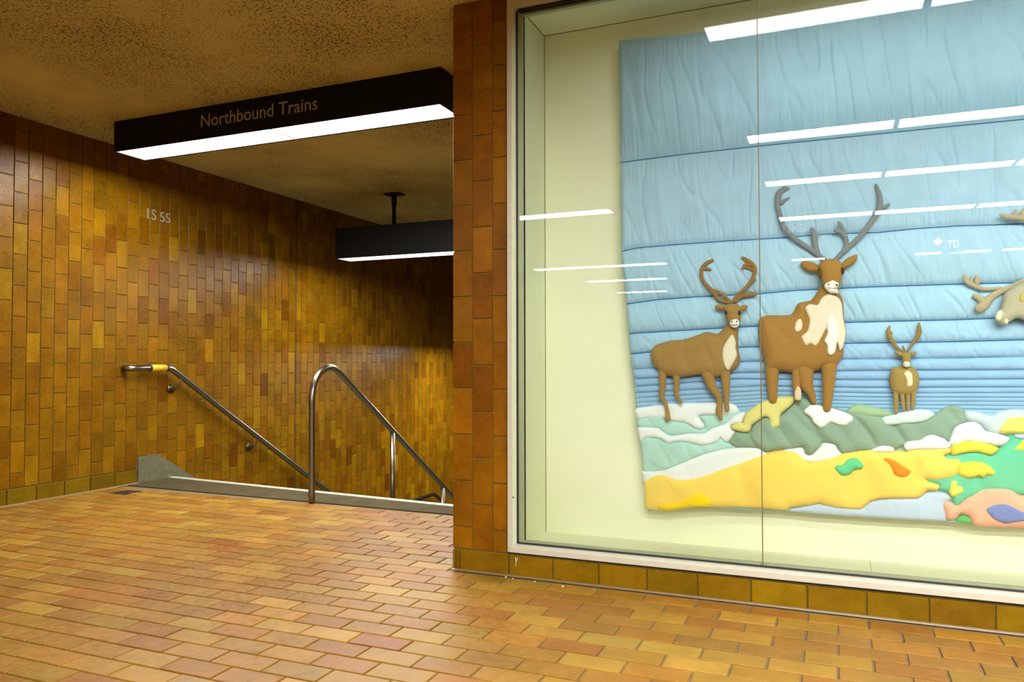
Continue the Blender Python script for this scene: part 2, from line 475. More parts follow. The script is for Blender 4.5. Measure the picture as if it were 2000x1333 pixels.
# frame: jamb, sill, header in stepped aluminium sections
def section_v(x0, x1, ylo, z0, z1, name, mat, bev=.0015):
    return part(name, boxm(x0, x1, ylo, D+.05, z0, z1, bev=bev), mat, case)
section_v(XF, -1.2795, D-.012, ZB+.001, ZC-.02, 'jamb', ALU)
part('jamb_lining', boxm(-1.2795, -1.2785, D-.008, YG+.004, ZB+.03, ZT+.01), ALUG, case)
part('gasket', boxm(-1.2785, -1.2735, YG-.006, YG+.006, ZB+.028, ZT+.02), GASK, case)
part('inner_bead', boxm(-1.2735, XI, YG+.0055, YG+.03, ZFL, ZTI+.02), ALUG, case)
section_v(XE, XE+.035, D-.012, ZB, ZC-.02, 'jamb', ALU)
part('sill', boxm(-1.2925, XE, D-.016, D+.02, ZB+.001, ZB+.0265, bev=.002), ALU, case)
part('sill_step', boxm(-1.279, XE, D+.004, YG+.01, ZB+.018, ZB+.029), ALU, case)
part('gasket', boxm(-1.272, XE, YG-.006, YG+.006, ZB+.029, ZB+.0345), GASK, case)
part('sill_shadow_gap', boxm(XF, XE, D-.003, D+.04, ZB-.006, ZB+.001), GASK, case)
part('inner_bead', boxm(XI, XE, YG+.008, YG+.03, ZFL, ZB+.042), ALUG, case)
part('header', boxm(-1.279, XE, D-.012, D+.05, ZT+.005, ZT+.05, bev=.0015), ALU, case)
part('gasket', boxm(-1.262, XE, D+.012, YG+.01, ZT-.004, ZT+.006), GASK, case)
part('inner_bead', boxm(XI, XE, YG+.006, YG+.03, ZTI-.004, ZTI+.013), ALUG, case)
XJ = -.2645
for a, b in ((-1.2735, XJ-.002), (XJ+.002, XE)):
    part('glass_pane', boxm(a, b, YG-.004, YG+.004, ZB+.032, ZT), GLASS, case)
part('pane_seal', boxm(XJ-.0018, XJ+.0018, YG-.0045, YG+.0045, ZB+.032, ZT), plain('dark_silicone', (88, 74, 48), .5), case)
bm = bmesh.new(); bmesh.ops.create_cone(bm, segments=12, radius1=.003, radius2=.003, depth=.003, cap_ends=True, matrix=Matrix.Translation((-1.2765, D-.0125, .338)) @ Matrix.Rotation(math.pi/2, 4, 'X'))
part('screw', bm, GASK, case)
# drip of white paint on the tile under the corner of the frame
x, z = at(1008, 1096, D-.012)
bm = tube([(x-.003, D-.0125, z+.012), (x, D-.0135, z), (x-.001, D-.0135, z-.012), (x, D-.013, z-.024)], [.0022, .0018, .0012, .001], 8, flat=.5)
tube([(x+.008, D-.0125, z+.012), (x+.004, D-.0135, z+.004), (x+.001, D-.0135, z-.004)], [.0018, .0014, .001], 8, bm=bm, flat=.4)
part('sealant_drip', bm, plain('white_sealant', (170, 170, 160), .6), case)

# ------------------------------------------------------------ the quilt
quilt = thing('quilted_wall_hanging', 'large padded textile landscape with blue sky strips and coloured hills hung in the display case', 'quilt', (0, 3.34, .3))
YQ = 3.30        # plane of the seams
def W(x, y, Y=YQ-.012): return at(x, y, Y)
# seams measured from left to right
SEAMS = [
 [(1206, 82), (1340, 66), (1700, 14), (2000, -30)],
 [(1209, 317), (1323, 302), (1467, 286), (1721, 260), (1836, 248), (2000, 232)],
 [(1211, 491), (1245, 484), (1325, 477), (1411, 471), (1532, 464), (1610, 457), (1714, 454), (1792, 446), (1870, 441), (2000, 437)],
 [(1222, 594), (1288, 585), (1360, 580), (1482, 574), (1558, 567), (1714, 560), (1870, 555), (2000, 552)],
 [(1228, 652), (1325, 646), (1445, 639), (1652, 630), (1860, 625), (2000, 620)],
 [(1231, 692), (1268, 688), (1445, 679), (1652, 671), (1860, 668), (2000, 664)],
 [(1235, 722), (1445, 707.5), (1652, 702), (1860, 700), (2000, 697)],
 [(1238, 741), (1440, 729), (1700, 724.7), (2000, 723)],
 [(1240, 756), (1440, 741), (1700, 743), (2000, 741)],
 [(1241, 768), (1482, 755), (1700, 758), (2000, 757)],
 [(1242, 778), (1482, 764), (1700, 768.5), (2000, 768)],
 [(1244, 787), (1482, 772), (1700, 776.7), (2000, 777)],
 [(1245, 795), (1482, 779), (1700, 784), (2000, 785)],
 [(1246, 803), (1482, 786), (1700, 791), (2000, 793)],
 [(1247, 811), (1482, 793), (1700, 798), (2000, 801)],
 [(1248, 820), (1482, 800), (1700, 806), (2000, 810)],
]
XQ1 = 1.7
def seam_fn(pts):
    w_ = [W(*p) for p in pts]; xs = np.array([a for a, b in w_]); zs = np.array([b for a, b in w_])
    def f(x):
        if x > xs[-1]: return zs[-1]+(x-xs[-1])*0.0
        if x < xs[0]: return zs[0]
        return float(np.interp(x, xs, zs))
    return f
SF = [seam_fn(s) for s in SEAMS]
EDGE = [W(*p) for p in [(1206, 78), (1208, 200), (1209, 317), (1211, 400), (1211, 491), (1217, 540), (1222, 594), (1226, 652), (1230, 692), (1236, 741), (1241, 790), (1248, 840), (1255, 900), (1259, 960), (1263, 1000)]]
ez = [b for a, b in EDGE][::-1]; ex = [a for a, b in EDGE][::-1]
def left_edge(z): return float(np.interp(z, ez, ex))
SKYC = [(156, 194, 216), (168, 203, 226), (168, 204, 226), (166, 204, 226), (162, 200, 226), (156, 194, 226), (152, 190, 226)]
SKYC += [(146, 184, 222)]*10
THREAD = plain('blue_thread', (44, 98, 138), .8)
for i in range(len(SEAMS)-1):
    top, bot = SF[i], SF[i+1]
    hh = top(.0)-bot(.0)
    nv = max(5, min(32, int(hh/.010)+5)); nu = 700 if hh > .03 else 300
    puff = min(.034, .010+hh*.16) if i < 6 else min(.018, hh*.42)
    V = []; Fc = []
    for b in range(nv+1):
        v = b/nv; e = math.sin(math.pi*v)
        prof = max(0, e)**.36
        for a in range(nu+1):
            u = a/nu
            z_ = bot(0)+(top(0)-bot(0))*v
            xl = left_edge(z_)
            x = xl+(XQ1-xl)*(u**1.0)
            zt, zb = top(x), bot(x)
            # seams waver a little where the cloth gathers
            zz = zb+(zt-zb)*v
            du = min(1, (x-xl)/.03)
            ed = math.sqrt(max(0, 1-(1-du)**2))
            lean = (.1 if i < 2 else .35)*(v-.5)*hh*(1 if i < 5 else 0)
            g = noise.noise(Vector((x*26+lean*26+i*7.3, v*1.2+i*3.1, i*1.7)))
            g2 = noise.noise(Vector((x*64+(v-.5)*3.0+i*5.1, v*2.0, i*9.7+4)))
            near = 1-abs(2*v-1)**2
            g3 = noise.noise(Vector((x*95+(v-.5)*1.5+i*2.9, v*1.1, i*5.3+9)))
            gather = max(0, 1-abs(g3)*4.5)*(1-near)**1.3
            wr = (.55*max(0, g))*.012*min(1, hh/.12)+g2*.0045*(.35+.65*(1-near))*min(1, hh/.05)-gather*.011*min(1, hh/.08)
            fold = noise.noise(Vector((x*13-(1-v)*hh*(2.5 if i < 2 else 6)+i*11, v*hh*2.6, i*2.2)))
            ridge = max(0, 1-abs(fold)*12)*.008*min(1, hh/.12)
            h = puff*prof*ed*(1+.16*noise.noise(Vector((x*5, v*2+i, 3.3))))+(wr-ridge)*prof*ed
            sag = -.004*prof*(1-v)*0
            V.append((x, YQ-h+.018*(1-ed), zz+sag))
    for b in range(nv):
        for a in range(nu):
            q = b*(nu+1)+a; Fc.append((q, q+1, q+nu+2, q+nu+1))
    me = bpy.data.meshes.new('quilt_strip'); me.from_pydata([(a, b-3.34, c-.3) for a, b, c in V], [], Fc)
    for p in me.polygons: p.use_smooth = True
    strip = obj('quilt_strip', me, fabric(SKYC[i]), quilt)
    if i > 0:
        pts = []; x = left_edge(top(0))+.004
        while x < XQ1: pts.append((x, YQ-.0035, top(x))); x += .03
        part('stitching', tube(pts, 0.0024 if i < 6 else .0012, 5, caps=False), THREAD, strip)
# backing cloth that closes the hanging behind
bk = [(a+.004, b) for a, b in EDGE]
bot = [W(*p) for p in [(1330, 992), (1400, 994), (1545, 1000), (1700, 1013), (1840, 1020), (2000, 1028)]]
bk += bot+[(XQ1, bot[-1][1]), (XQ1, SF[0](2.0))]+[(x, SF[0](x)) for x in (1.5, .6, .2, -.3, -.6)]
bm = prism(bk, 'y', YQ-.004, YQ+.028)
part('backing_cloth', bm, fabric((150, 190, 205)), quilt)

# padded shapes ------------------------------------------------------------
def resample(pts, step, smooth=True):
    if smooth:
        n = len(pts); out = []
        for i in range(n):
            a, b, c, d = [np.array(pts[(i+k) % n], float) for k in (-1, 0, 1, 2)]
            L = np.linalg.norm(c-b); m = max(1, int(L/step))
            for k in range(m):
                t = k/m; out.append(.5*((2*b)+(c-a)*t*.8+(2*a*.8-(3+1.8)*b+(3+.8)*c-.8*d)*0+((-(c-a)*.8*2-(d-b)*.8+6*(c-b)))*t*t+(((c-a)*.8+(d-b)*.8-4*(c-b)))*t**3))
        return [tuple(p) for p in out]
    return pts
def puff(name, pts, Y0, h, parent, rgb, step=.006, edge=None, wrinkle=.0, wdir=(1, 0), wscale=40, seed=0, skirt=.006, zr=None, **props):
    """inflated cloth shape: outline pts in wall x,z; Y0 the plane it lies on; h how far it bulges"""
    P = resample(pts, step*1.1)
    # drop near duplicates
    Q = [P[0]]
    for p in P[1:]:
        if math.hypot(p[0]-Q[-1][0], p[1]-Q[-1][1]) > step*.35: Q.append(p)
    P = Q; n = len(P); A = np.array(P)
    edge = edge or h*1.25
    x0, z0 = A.min(0); x1, z1 = A.max(0)
    gx = np.arange(x0+step/2, x1, step); gz = np.arange(z0+step/2, z1, step*.87)
    G = np.array([(x+(step/2 if j % 2 else 0), z) for j, z in enumerate(gz) for x in gx])
    A2 = np.roll(A, -1, 0)
    def inside(G):
        c = np.zeros(len(G), bool)
        for (xa, za), (xb, zb) in zip(A, A2):
            m = (za > G[:, 1]) != (zb > G[:, 1])
            if abs(zb-za) < 1e-12: continue
            xx = xa+(G[:, 1]-za)*(xb-xa)/(zb-za)
            c ^= m & (G[:, 0] < xx)
        return c
    def dist(G):
        d = np.full(len(G), 9.0)
        for a, b in zip(A, A2):
            ab = b-a; t = np.clip(((G-a)@ab)/max(ab@ab, 1e-12), 0, 1)
            q = a+t[:, None]*ab; d = np.minimum(d, np.hypot(*(G-q).T))
        return d
    G = G[inside(G)]; dd = dist(G); G = G[dd > step*.45]
    allp = [Vector(p) for p in P]+[Vector(p) for p in G]
    vo, ed, fc, _, _, _ = delaunay_2d_cdt(allp, [], [list(range(n))], 1, 1e-6)
    VV = np.array([(v.x, v.y) for v in vo]); dv = dist(VV)
    # ridge lift: keep broad shapes plump
    s = np.clip(dv/edge, 0, 1); H = h*np.sqrt(np.clip(1-(1-s)**2, 0, 1))
    if wrinkle:
        wx, wz = wdir
        for i, (x, z) in enumerate(VV):
            k = noise.noise(Vector(((x*wx+z*wz)*wscale+seed, (-x*wz+z*wx)*wscale*.22, seed*1.7)))
            fo = noise.noise(Vector(((x*wx+z*wz)*wscale*.4+seed*3, (-x*wz+z*wx)*wscale*.12, seed+8.1)))
            H[i] += (wrinkle*k-wrinkle*1.3*max(0, 1-abs(fo)*7))*min(1, s[i]*1.6)
    vs = [(VV[i, 0], Y0-H[i], VV[i, 1]) for i in range(len(VV))]
    me = bpy.data.meshes.new(name)
    bm = bmesh.new(); bv = [bm.verts.new(v) for v in vs]
    for f in fc:
        try: bm.faces.new([bv[k] for k in f])
        except ValueError: pass
    be = [e for e in bm.edges if len(e.link_faces) == 1]
    r = bmesh.ops.extrude_edge_only(bm, edges=be)
    for v in r['geom']:
        if isinstance(v, bmesh.types.BMVert): v.co.y += skirt
    bmesh.ops.recalc_face_normals(bm, faces=bm.faces)
    # make sure the bulge faces the glass
    s_n = sum(f.normal.y*f.calc_area() for f in bm.faces)
    if s_n > 0: bmesh.ops.reverse_faces(bm, faces=bm.faces)
    return part(name, bm, fabric(rgb), parent, smooth=True, **props)

def crop(ox, oy, s): return lambda pts, Y: [at(ox+a/s, oy+b/s, Y) for a, b in pts]
C5 = crop(1220, 760, 4.4425); C6 = crop(1600, 760, 4.4425)
def c65(pts): return [(a+(1600-1220)*4.4425, b) for a, b in pts]     # crop-6 numbers in crop-5 numbers
def hill(pts, lvl, h, rgb, label=None, wr=.003, wdir=(1, 0), wscale=30, name='hill_patch', seed=0, edge=None):
    Y0 = YQ-.004-lvl
    k = dict(label=label) if label else {}
    return puff(name, C5(pts, Y0-h*.6), Y0, h, quilt, rgb, step=.0075, wrinkle=wr, wdir=wdir, wscale=wscale, seed=seed, edge=edge, skirt=.01+lvl, **k)
WHITE = (230, 235, 236); MINT = (172, 214, 204); SAGE = (138, 164, 144); YELL = (246, 212, 98); PYEL = (224, 216, 132)
PBLUE = (188, 208, 230); GREEN = (96, 196, 158); PINK = (250, 178, 150)
hill([(90, 175), (250, 145), (380, 128), (600, 122), (850, 120), (945, 135), (985, 180), (975, 215), (900, 235), (800, 235), (700, 230), (640, 245), (680, 300), (692, 335), (650, 358), (600, 342), (520, 296), (400, 282), (340, 260), (200, 262), (110, 268)], .002, .016, WHITE, 'white snow patch at the top left', .002, (1, .2), 26, seed=1)
hill([(108, 262), (220, 230), (335, 212), (345, 268), (400, 278), (520, 290), (600, 338), (652, 356), (692, 335), (670, 280), (640, 240), (720, 228), (860, 215), (985, 182), (1000, 230), (880, 310), (760, 350), (690, 395), (560, 395), (400, 412), (330, 380), (280, 345), (120, 338)], .0, .014, MINT, 'mint green upper patch', .003, (.8, .6), 26, seed=2)
hill([(115, 333), (280, 338), (330, 372), (400, 406), (560, 388), (690, 385), (760, 340), (880, 298), (950, 225), (1040, 208), (1015, 300), (925, 318), (930, 348), (962, 370), (945, 412), (900, 462), (860, 466), (832, 432), (800, 467), (680, 497), (600, 482), (480, 462), (370, 482), (300, 437), (190, 427), (132, 462), (118, 400)], .004, .017, WHITE, 'white snow band', .002, (1, .2), 30, seed=3)
hill([(130, 452), (190, 415), (300, 430), (370, 470), (480, 452), (600, 474), (680, 488), (800, 458), (832, 425), (870, 462), (930, 480), (965, 520), (860, 535), (720, 570), (600, 610), (450, 675), (330, 715), (165, 728), (150, 600)], .0, .016, MINT, 'mint green lower patch', .004, (.8, .55), 26, seed=4)
hill([(150, 716), (330, 706), (450, 662), (600, 598), (720, 556), (860, 522), (1000, 508), (1140, 506), (1230, 548), (1400, 522), (1550, 508), (1562, 560), (1600, 578), (1660, 530), (1720, 468), (1838, 470), (1848, 520), (1900, 560), (1880, 620), (1640, 650), (1480, 600), (1300, 610), (1000, 700), (850, 740), (600, 810), (400, 810), (170, 820), (158, 770)], .003, .014, WHITE, 'long white snow strip above the yellow hill', .002, (1, .15), 22, seed=5)
sage = [(908, 470), (918, 418), (965, 372), (1080, 372), (1110, 315), (1210, 245), (1350, 225), (1440, 150), (1478, 85), (1560, 78), (1650, 120), (1790, 150), (1930, 200), (2000, 190), (2120, 200), (2340, 240)]
sage += c65([(760, 260), (1000, 212), (1100, 160), (1185, 145), (1262, 182), (1280, 292), (1210, 325), (1160, 370), (1135, 462), (1080, 450), (960, 470), (760, 490), (640, 538), (450, 535), (200, 570), (150, 500), (60, 470)])+[(1720, 470), (1690, 520), (1620, 578), (1568, 560), (1548, 512), (1400, 527), (1220, 554), (1180, 525), (1080, 515), (960, 508)]
hill(sage, .006, .026, SAGE, 'sage green mountain with diagonal gathers', .010, (.78, .62), 22, seed=6, edge=.035)
hill([(922, 325), (1000, 293), (1022, 300), (1052, 212), (1180, 118), (1300, 78), (1470, 68), (1477, 95), (1440, 150), (1352, 225), (1345, 318), (1282, 354), (1256, 330), (1250, 262), (1210, 243), (1130, 298), (1100, 320), (1080, 372), (1020, 378), (930, 352)], .024, .015, PYEL, 'pale yellow patch with drips', .003, (.9, .3), 32, seed=7)
A_ = [(1570, 803), (1580, 793), (1591, 791.5), (1620, 797), (1655, 808), (1666, 816), (1666, 822), (1654, 832), (1640, 832), (1622, 826), (1611, 835), (1600, 836), (1588, 826), (1584, 817), (1571, 808)]
hill([((a-1220)*4.4425, (b-760)*4.4425) for a, b in A_], .030, .012, (240, 243, 240), 'white snow cap on the sage mountain', .0015, (1, 0), 26, seed=8)
hill(c65([(240, 205), (300, 140), (420, 145), (600, 190), (645, 232), (560, 252), (440, 262), (340, 248)]), .014, .018, (160, 188, 150), 'sage green lobe on the skyline', .003, (.3, .9), 40, seed=9)
hill(c65([(545, 258), (640, 225), (820, 183), (930, 183), (1002, 215), (960, 262), (880, 292), (740, 302), (580, 318)]), .030, .008, (208, 224, 222), 'pale blue patch below the small caribou', .0015, (1, 0), 30, seed=10)
hill(c65([(1258, 215), (1300, 193), (1400, 205), (1500, 238), (1560, 200), (1700, 178), (2100, 190), (2700, 200), (2700, 420), (1600, 400), (1450, 350), (1400, 302), (1280, 275)]), .006, .018, (196, 208, 212), 'pale grey blue ridge', .003, (.5, .8), 26, seed=11)
hill(c65([(1130, 485), (1142, 420), (1180, 340), (1250, 303), (1350, 290), (1410, 318), (1440, 365), (1560, 393), (1662, 430), (1590, 500), (1400, 480), (1280, 470), (1170, 500)]), .014, .022, WHITE, 'rounded white snow hill', .002, (1, .3), 20, seed=12)
hill(c65([(735, 492), (780, 453), (880, 440), (960, 390), (1050, 410), (1130, 470), (1150, 500), (1100, 530), (960, 530), (840, 530), (760, 540)]), .022, .012, WHITE, None, .001, (1, 0), 26, seed=13)
hill(c65([(445, 545), (500, 510), (560, 490), (635, 493), (642, 550)]), .022, .010, WHITE, None, .001, (1, 0), 26, seed=14)
green = c65([(1080, 590), (1200, 565), (1300, 545), (1400, 545), (1500, 570), (1580, 495), (1650, 425), (1575, 378), (1700, 398), (1900, 420), (2600, 440), (2700, 920), (2000, 940), (1740, 930), (1500, 900), (1400, 930), (1300, 960), (1230, 1010), (1180, 1030), (1150, 960), (1120, 905), (1030, 880), (1040, 840), (920, 790)])
hill(green, .005, .022, GREEN, 'jade green valley with fanned pleats', .009, (.8, -.5), 20, seed=15, edge=.03)
hill(c65([(1573, 383), (1600, 310), (1650, 260), (1700, 248), (1800, 250), (2100, 290), (2200, 400), (1900, 400), (1740, 392)]), .022, .02, (244, 230, 112), 'yellow dome behind the green valley', .003, (.2, .9), 24, seed=16)
hill(c65([(1665, 525), (1720, 480), (1777, 440), (1850, 470), (1960, 530), (1860, 550), (1777, 548)]), .022, .012, (240, 222, 70), None, .002, (1, 0), 30, seed=17)
hill(c65([(1690, 398), (1777, 392), (2100, 400), (2100, 440), (1800, 442), (1700, 428)]), .024, .006, (170, 196, 214), None, .001, (1, 0), 30, seed=18)
pb = [(1425, 1048), (1600, 1000), (1700, 990)]+c65([(150, 1010), (350, 1030), (450, 975), (600, 950), (850, 945), (920, 900), (1000, 893), (1130, 915), (1168, 962), (1100, 990), (1110, 1060), (1098, 1152), (900, 1148), (600, 1133), (300, 1113), (0, 1093)])+[(1600, 1085), (1430, 1067)]
hill(pb, .0, .016, PBLUE, 'pale blue river strip along the lower edge', .002, (1, .1), 22, seed=19)
yel = [(175, 1045), (165, 960), (166, 880), (160, 820), (230, 763), (320, 743), (400, 768), (470, 790), (620, 775), (720, 740), (850, 690), (1000, 640), (1150, 588), (1300, 543), (1460, 538), (1520, 580), (1590, 636), (1700, 615), (1790, 600)]
yel += c65([(220, 553), (380, 533), (560, 538), (750, 543), (800, 518), (950, 513), (1135, 500), (1150, 560), (1090, 588), (1232, 600), (1245, 655), (1215, 745), (1150, 782), (1020, 803), (925, 792), (990, 815), (1052, 842), (1050, 872), (1020, 892), (940, 892), (870, 952), (700, 957), (540, 962), (450, 982), (400, 1025), (350, 1057), (200, 1046), (0, 1006)])+[(1700, 1000), (1600, 1018), (1430, 1040), (1400, 1062), (1200, 1047), (980, 1036), (750, 1036), (560, 1036), (400, 1063), (250, 1062)]
hill(yel, .008, .030, YELL, 'broad bright yellow hill', .0075, (.95, .25), 12, seed=20, edge=.045)
hill(c65([(1150, 505), (1165, 480), (1280, 450), (1400, 455), (1500, 490), (1562, 522), (1500, 577), (1400, 555), (1300, 552), (1200, 572), (1155, 578)]), .022, .016, (240, 220, 70), None, .002, (1, 0), 30, seed=21)
hill(c65([(1210, 700), (1220, 660), (1270, 640), (1350, 633), (1430, 648), (1500, 688), (1537, 738), (1505, 757), (1455, 750), (1432, 776), (1392, 757), (1320, 778), (1250, 768), (1212, 742)]), .028, .018, (246, 222, 76), 'yellow finger reaching over the green valley', .002, (1, 0), 30, seed=22)
hill([(282, 1022), (330, 998), (450, 993), (560, 943), (650, 908), (692, 930), (742, 952), (752, 990), (722, 1027), (560, 1033), (470, 1048), (380, 1062), (300, 1048)], .034, .015, (255, 216, 0), 'golden yellow appliqué at the lower left', .001, (1, 0), 30, name='applique', seed=23)
hill(c65([(128, 690), (150, 665), (200, 665), (240, 625), (310, 603), (352, 625), (387, 670), (370, 697), (305, 702), (270, 742), (200, 757), (165, 730)]), .036, .012, (86, 208, 146), 'jade green appliqué on the yellow hill', 0, name='applique', seed=24)
hill(c65([(535, 612), (580, 600), (650, 620), (720, 663), (770, 698), (800, 720), (762, 762), (690, 767), (640, 742), (622, 680), (580, 640)]), .036, .010, (255, 138, 20), 'orange appliqué on the yellow hill', 0, name='applique', seed=25)
hill(c65([(1138, 860), (1150, 810), (1180, 793), (1202, 815), (1197, 842), (1240, 848), (1253, 885), (1222, 917), (1150, 942), (1133, 905)]), .026, .012, (240, 236, 100), 'pale yellow heart shaped appliqué', 0, name='applique', seed=26)
hill(c65([(1180, 1140), (1240, 1090), (1300, 1105), (1345, 1175), (1200, 1162)]), .002, .012, (90, 190, 110), 'small green patch on the lower edge', 0, name='applique', seed=27)
pk = c65([(1075, 1005), (1110, 978), (1205, 1010), (1260, 960), (1380, 890), (1500, 850), (1620, 846), (1700, 878), (1740, 925), (1850, 925), (2300, 900), (2700, 950), (2700, 1230), (1777, 1215), (1500, 1205), (1350, 1190), (1300, 1112), (1230, 1095), (1190, 1138), (1112, 1142), (1093, 1062)])
hill(pk, .010, .024, PINK, 'salmon pink animal shaped patch', .003, (.6, .7), 14, seed=28, edge=.04)
hill(c65([(1453, 1052), (1520, 1013), (1620, 1003), (1720, 1048), (1800, 1072), (2200, 1060), (2300, 1120), (1777, 1150), (1620, 1168), (1520, 1130)]), .036, .006, (116, 138, 200), 'periwinkle blue oval patch', 0, name='applique', seed=29)

# ------------------------------------------------------------ caribou figures sewn to the hanging
def soft(name, par, pts, rad, cf, Y, rgb, flat=.75, **k):
    """tapered stuffed limb through photo-crop points"""
    s = cf[2]; xz = [at(cf[0]+a/s, cf[1]+b/s, Y) for a, b in pts]
    sc_ = 1/(s*F_PX)*3.45
    P = [(x, Y, z) for x, z in xz]
    n = 5; dense = catmull([(*p, r*sc_) for p, r in zip(P, rad)], n)
    bm = tube([d[:3] for d in dense], [max(.0015, d[3]) for d in dense], 12, flat=flat)
    return part(name, bm, fabric(rgb), par, smooth=True, **k)
def shape(name, par, pts, cf, Y0, h, rgb, step=.004, wr=0, **k):
    return puff(name, [at(cf[0]+a/cf[2], cf[1]+b/cf[2], Y0-h*.5) for a, b in pts], Y0, h, par, rgb, step=step, wrinkle=wr, **k)
def oval(cx, cy, rx, ry, n=12, rot=0):
    return [(cx+rx*math.cos(t)*math.cos(rot)-ry*math.sin(t)*math.sin(rot), cy+rx*math.cos(t)*math.sin(rot)+ry*math.sin(t)*math.cos(rot)) for t in [2*math.pi*i/n for i in range(n)]]
YA = YQ-.030      # the quilt's face behind the animals
def base_of(cf, x, y): q = at(cf[0]+x/cf[2], cf[1]+y/cf[2], YA); return (q[0], YA, q[1])
GRP = 'stuffed caribou on the quilted hanging'
BR = (156, 122, 66)
# left caribou
cf = (1240, 460, 3.507)
t = thing('caribou_figure', 'brown stuffed caribou standing side on at the left of the quilt, antlers curling inward', 'stuffed animal', base_of(cf, 400, 1260), GRP)
for pts, r in ([((190, 930), (190, 1040), (182, 1100), (207, 1145), (222, 1200), (226, 1255)), (26, 20, 17, 13, 13, 19)],
               [((285, 940), (286, 1040), (285, 1085), (300, 1120), (316, 1145)), (24, 18, 14, 11, 11)],
               [((495, 940), (530, 1040), (572, 1100), (582, 1160), (578, 1205), (590, 1255)), (40, 28, 20, 17, 22, 10)],
               [((618, 940), (625, 1050), (626, 1130), (632, 1195)), (32, 23, 16, 14)]):
    soft('leg', t, pts, r, cf, YA-.014, BR)
shape('body', t, [(100, 820), (110, 780), (150, 745), (230, 722), (330, 712), (430, 680), (490, 660), (560, 672), (600, 640), (640, 600), (700, 620), (702, 700), (706, 780), (718, 850), (700, 900), (640, 945), (570, 972), (520, 970), (460, 955), (380, 965), (300, 975), (230, 965), (180, 950), (140, 910), (110, 870)], cf, YA-.004, .036, BR, wr=.003, edge=.05, wscale=26)
soft('ear', t, ((562, 490), (590, 492), (625, 495)), (14, 18, 12), cf, YA-.03, BR, .6)
soft('ear', t, ((758, 490), (735, 500), (708, 508)), (14, 18, 12), cf, YA-.03, BR, .6)
shape('head', t, [(612, 490), (640, 470), (675, 468), (712, 478), (727, 510), (724, 550), (718, 590), (705, 625), (680, 642), (650, 627), (632, 590), (618, 545)], cf, YA-.034, .022, BR)
shape('muzzle', t, oval(682, 602, 33, 33), cf, YA-.050, .010, (232, 228, 214), label='white muzzle')
for e in ((622, 530), (713, 530)): shape('eye', t, oval(*e, 10, 17), cf, YA-.048, .012, (64, 38, 16))
for e in ((665, 592), (698, 590)): shape('nostril', t, oval(*e, 5, 6, 8), cf, YA-.060, .002, (60, 50, 45), step=.002)
soft('mouth', t, ((664, 612), (682, 615), (700, 611)), (2.2, 2.2, 2.2), cf, YA-.060, (90, 80, 72))
shape('chest_patch', t, [(665, 680), (690, 730), (688, 770), (698, 820), (670, 880), (640, 925), (615, 900), (598, 840), (600, 780), (622, 730)], cf, YA-.036, .008, (222, 212, 186), label='cream chest patch')
for pts, r in ([((645, 462), (575, 440), (535, 385), (500, 350), (462, 300), (456, 235), (485, 195), (530, 170)), (9, 11, 13, 12, 12, 12, 12, 10)],
               [((470, 232), (495, 228), (518, 236)), (8, 9, 7)],
               [((655, 455), (605, 408), (548, 378)), (9, 11, 10)],
               [((665, 462), (700, 412), (760, 362), (805, 300), (822, 245), (812, 205), (775, 175), (738, 153)), (9, 11, 12, 12, 12, 13, 13, 9)],
               [((815, 240), (785, 225), (745, 215)), (9, 9, 7)], [((790, 205), (755, 200), (738, 228)), (9, 9, 7)],
               [((800, 320), (815, 312), (828, 305)), (7, 6, 4)],
               [((688, 455), (725, 420), (780, 408), (822, 402)), (9, 12, 13, 14)], [((800, 405), (797, 395), (793, 388)), (8, 7, 6)]):
    soft('antler', t, pts, r, cf, YA-.014, (148, 112, 62))
# tall caribou
cf = (1450, 340, 2.776); GY = (126, 132, 134)
BR2 = (160, 118, 56)
t = thing('caribou_figure', 'tallest brown stuffed caribou with wide grey antlers and big cream chest patch', 'stuffed animal', base_of(cf, 300, 1270), GRP)
for pts, r in ([((295, 1060), (295, 1150), (300, 1225)), (24, 19, 15)],
               [((160, 1050), (162, 1150), (166, 1225)), (34, 26, 19)],
               [((342, 1060), (348, 1140), (372, 1190), (388, 1235)), (40, 30, 19, 12)],
               [((470, 1040), (466, 1150), (458, 1275)), (36, 27, 18)]):
    soft('leg', t, pts, r, cf, YA-.014, BR2)
shape('leg_marking', t, [(300, 1150), (318, 1175), (316, 1225), (285, 1225), (283, 1180)], cf, YA-.026, .006, (222, 196, 160), label='cream marking on the far leg')
shape('body', t, [(100, 775), (150, 765), (260, 760), (300, 700), (370, 682), (415, 620), (440, 590), (510, 630), (545, 680), (552, 780), (564, 860), (547, 930), (548, 980), (510, 1040), (440, 1055), (370, 1080), (320, 1067), (270, 1080), (200, 1070), (130, 1070), (110, 1000), (90, 930), (82, 860), (88, 800)], cf, YA-.004, .044, BR2, wr=.004, edge=.06, wscale=22)
shape('ear', t, [(315, 480), (340, 470), (380, 478), (418, 498), (415, 530), (360, 528), (325, 507)], cf, YA-.030, .012, BR2)
shape('ear', t, [(530, 492), (570, 455), (622, 435), (616, 472), (580, 500), (538, 515)], cf, YA-.030, .012, BR2)
shape('head', t, [(418, 480), (460, 460), (505, 460), (537, 480), (547, 530), (532, 590), (517, 640), (470, 652), (440, 610), (425, 560), (412, 520)], cf, YA-.042, .026, BR2)
shape('muzzle', t, [(490, 567), (508, 580), (522, 592), (515, 620), (520, 645), (495, 647), (470, 643), (443, 610), (460, 583)], cf, YA-.058, .012, (234, 230, 218), label='white muzzle')
shape('eye', t, oval(423, 532, 18, 30), cf, YA-.050, .016, (104, 74, 14)); shape('eye', t, oval(540, 524, 15, 22), cf, YA-.050, .014, (84, 46, 18))
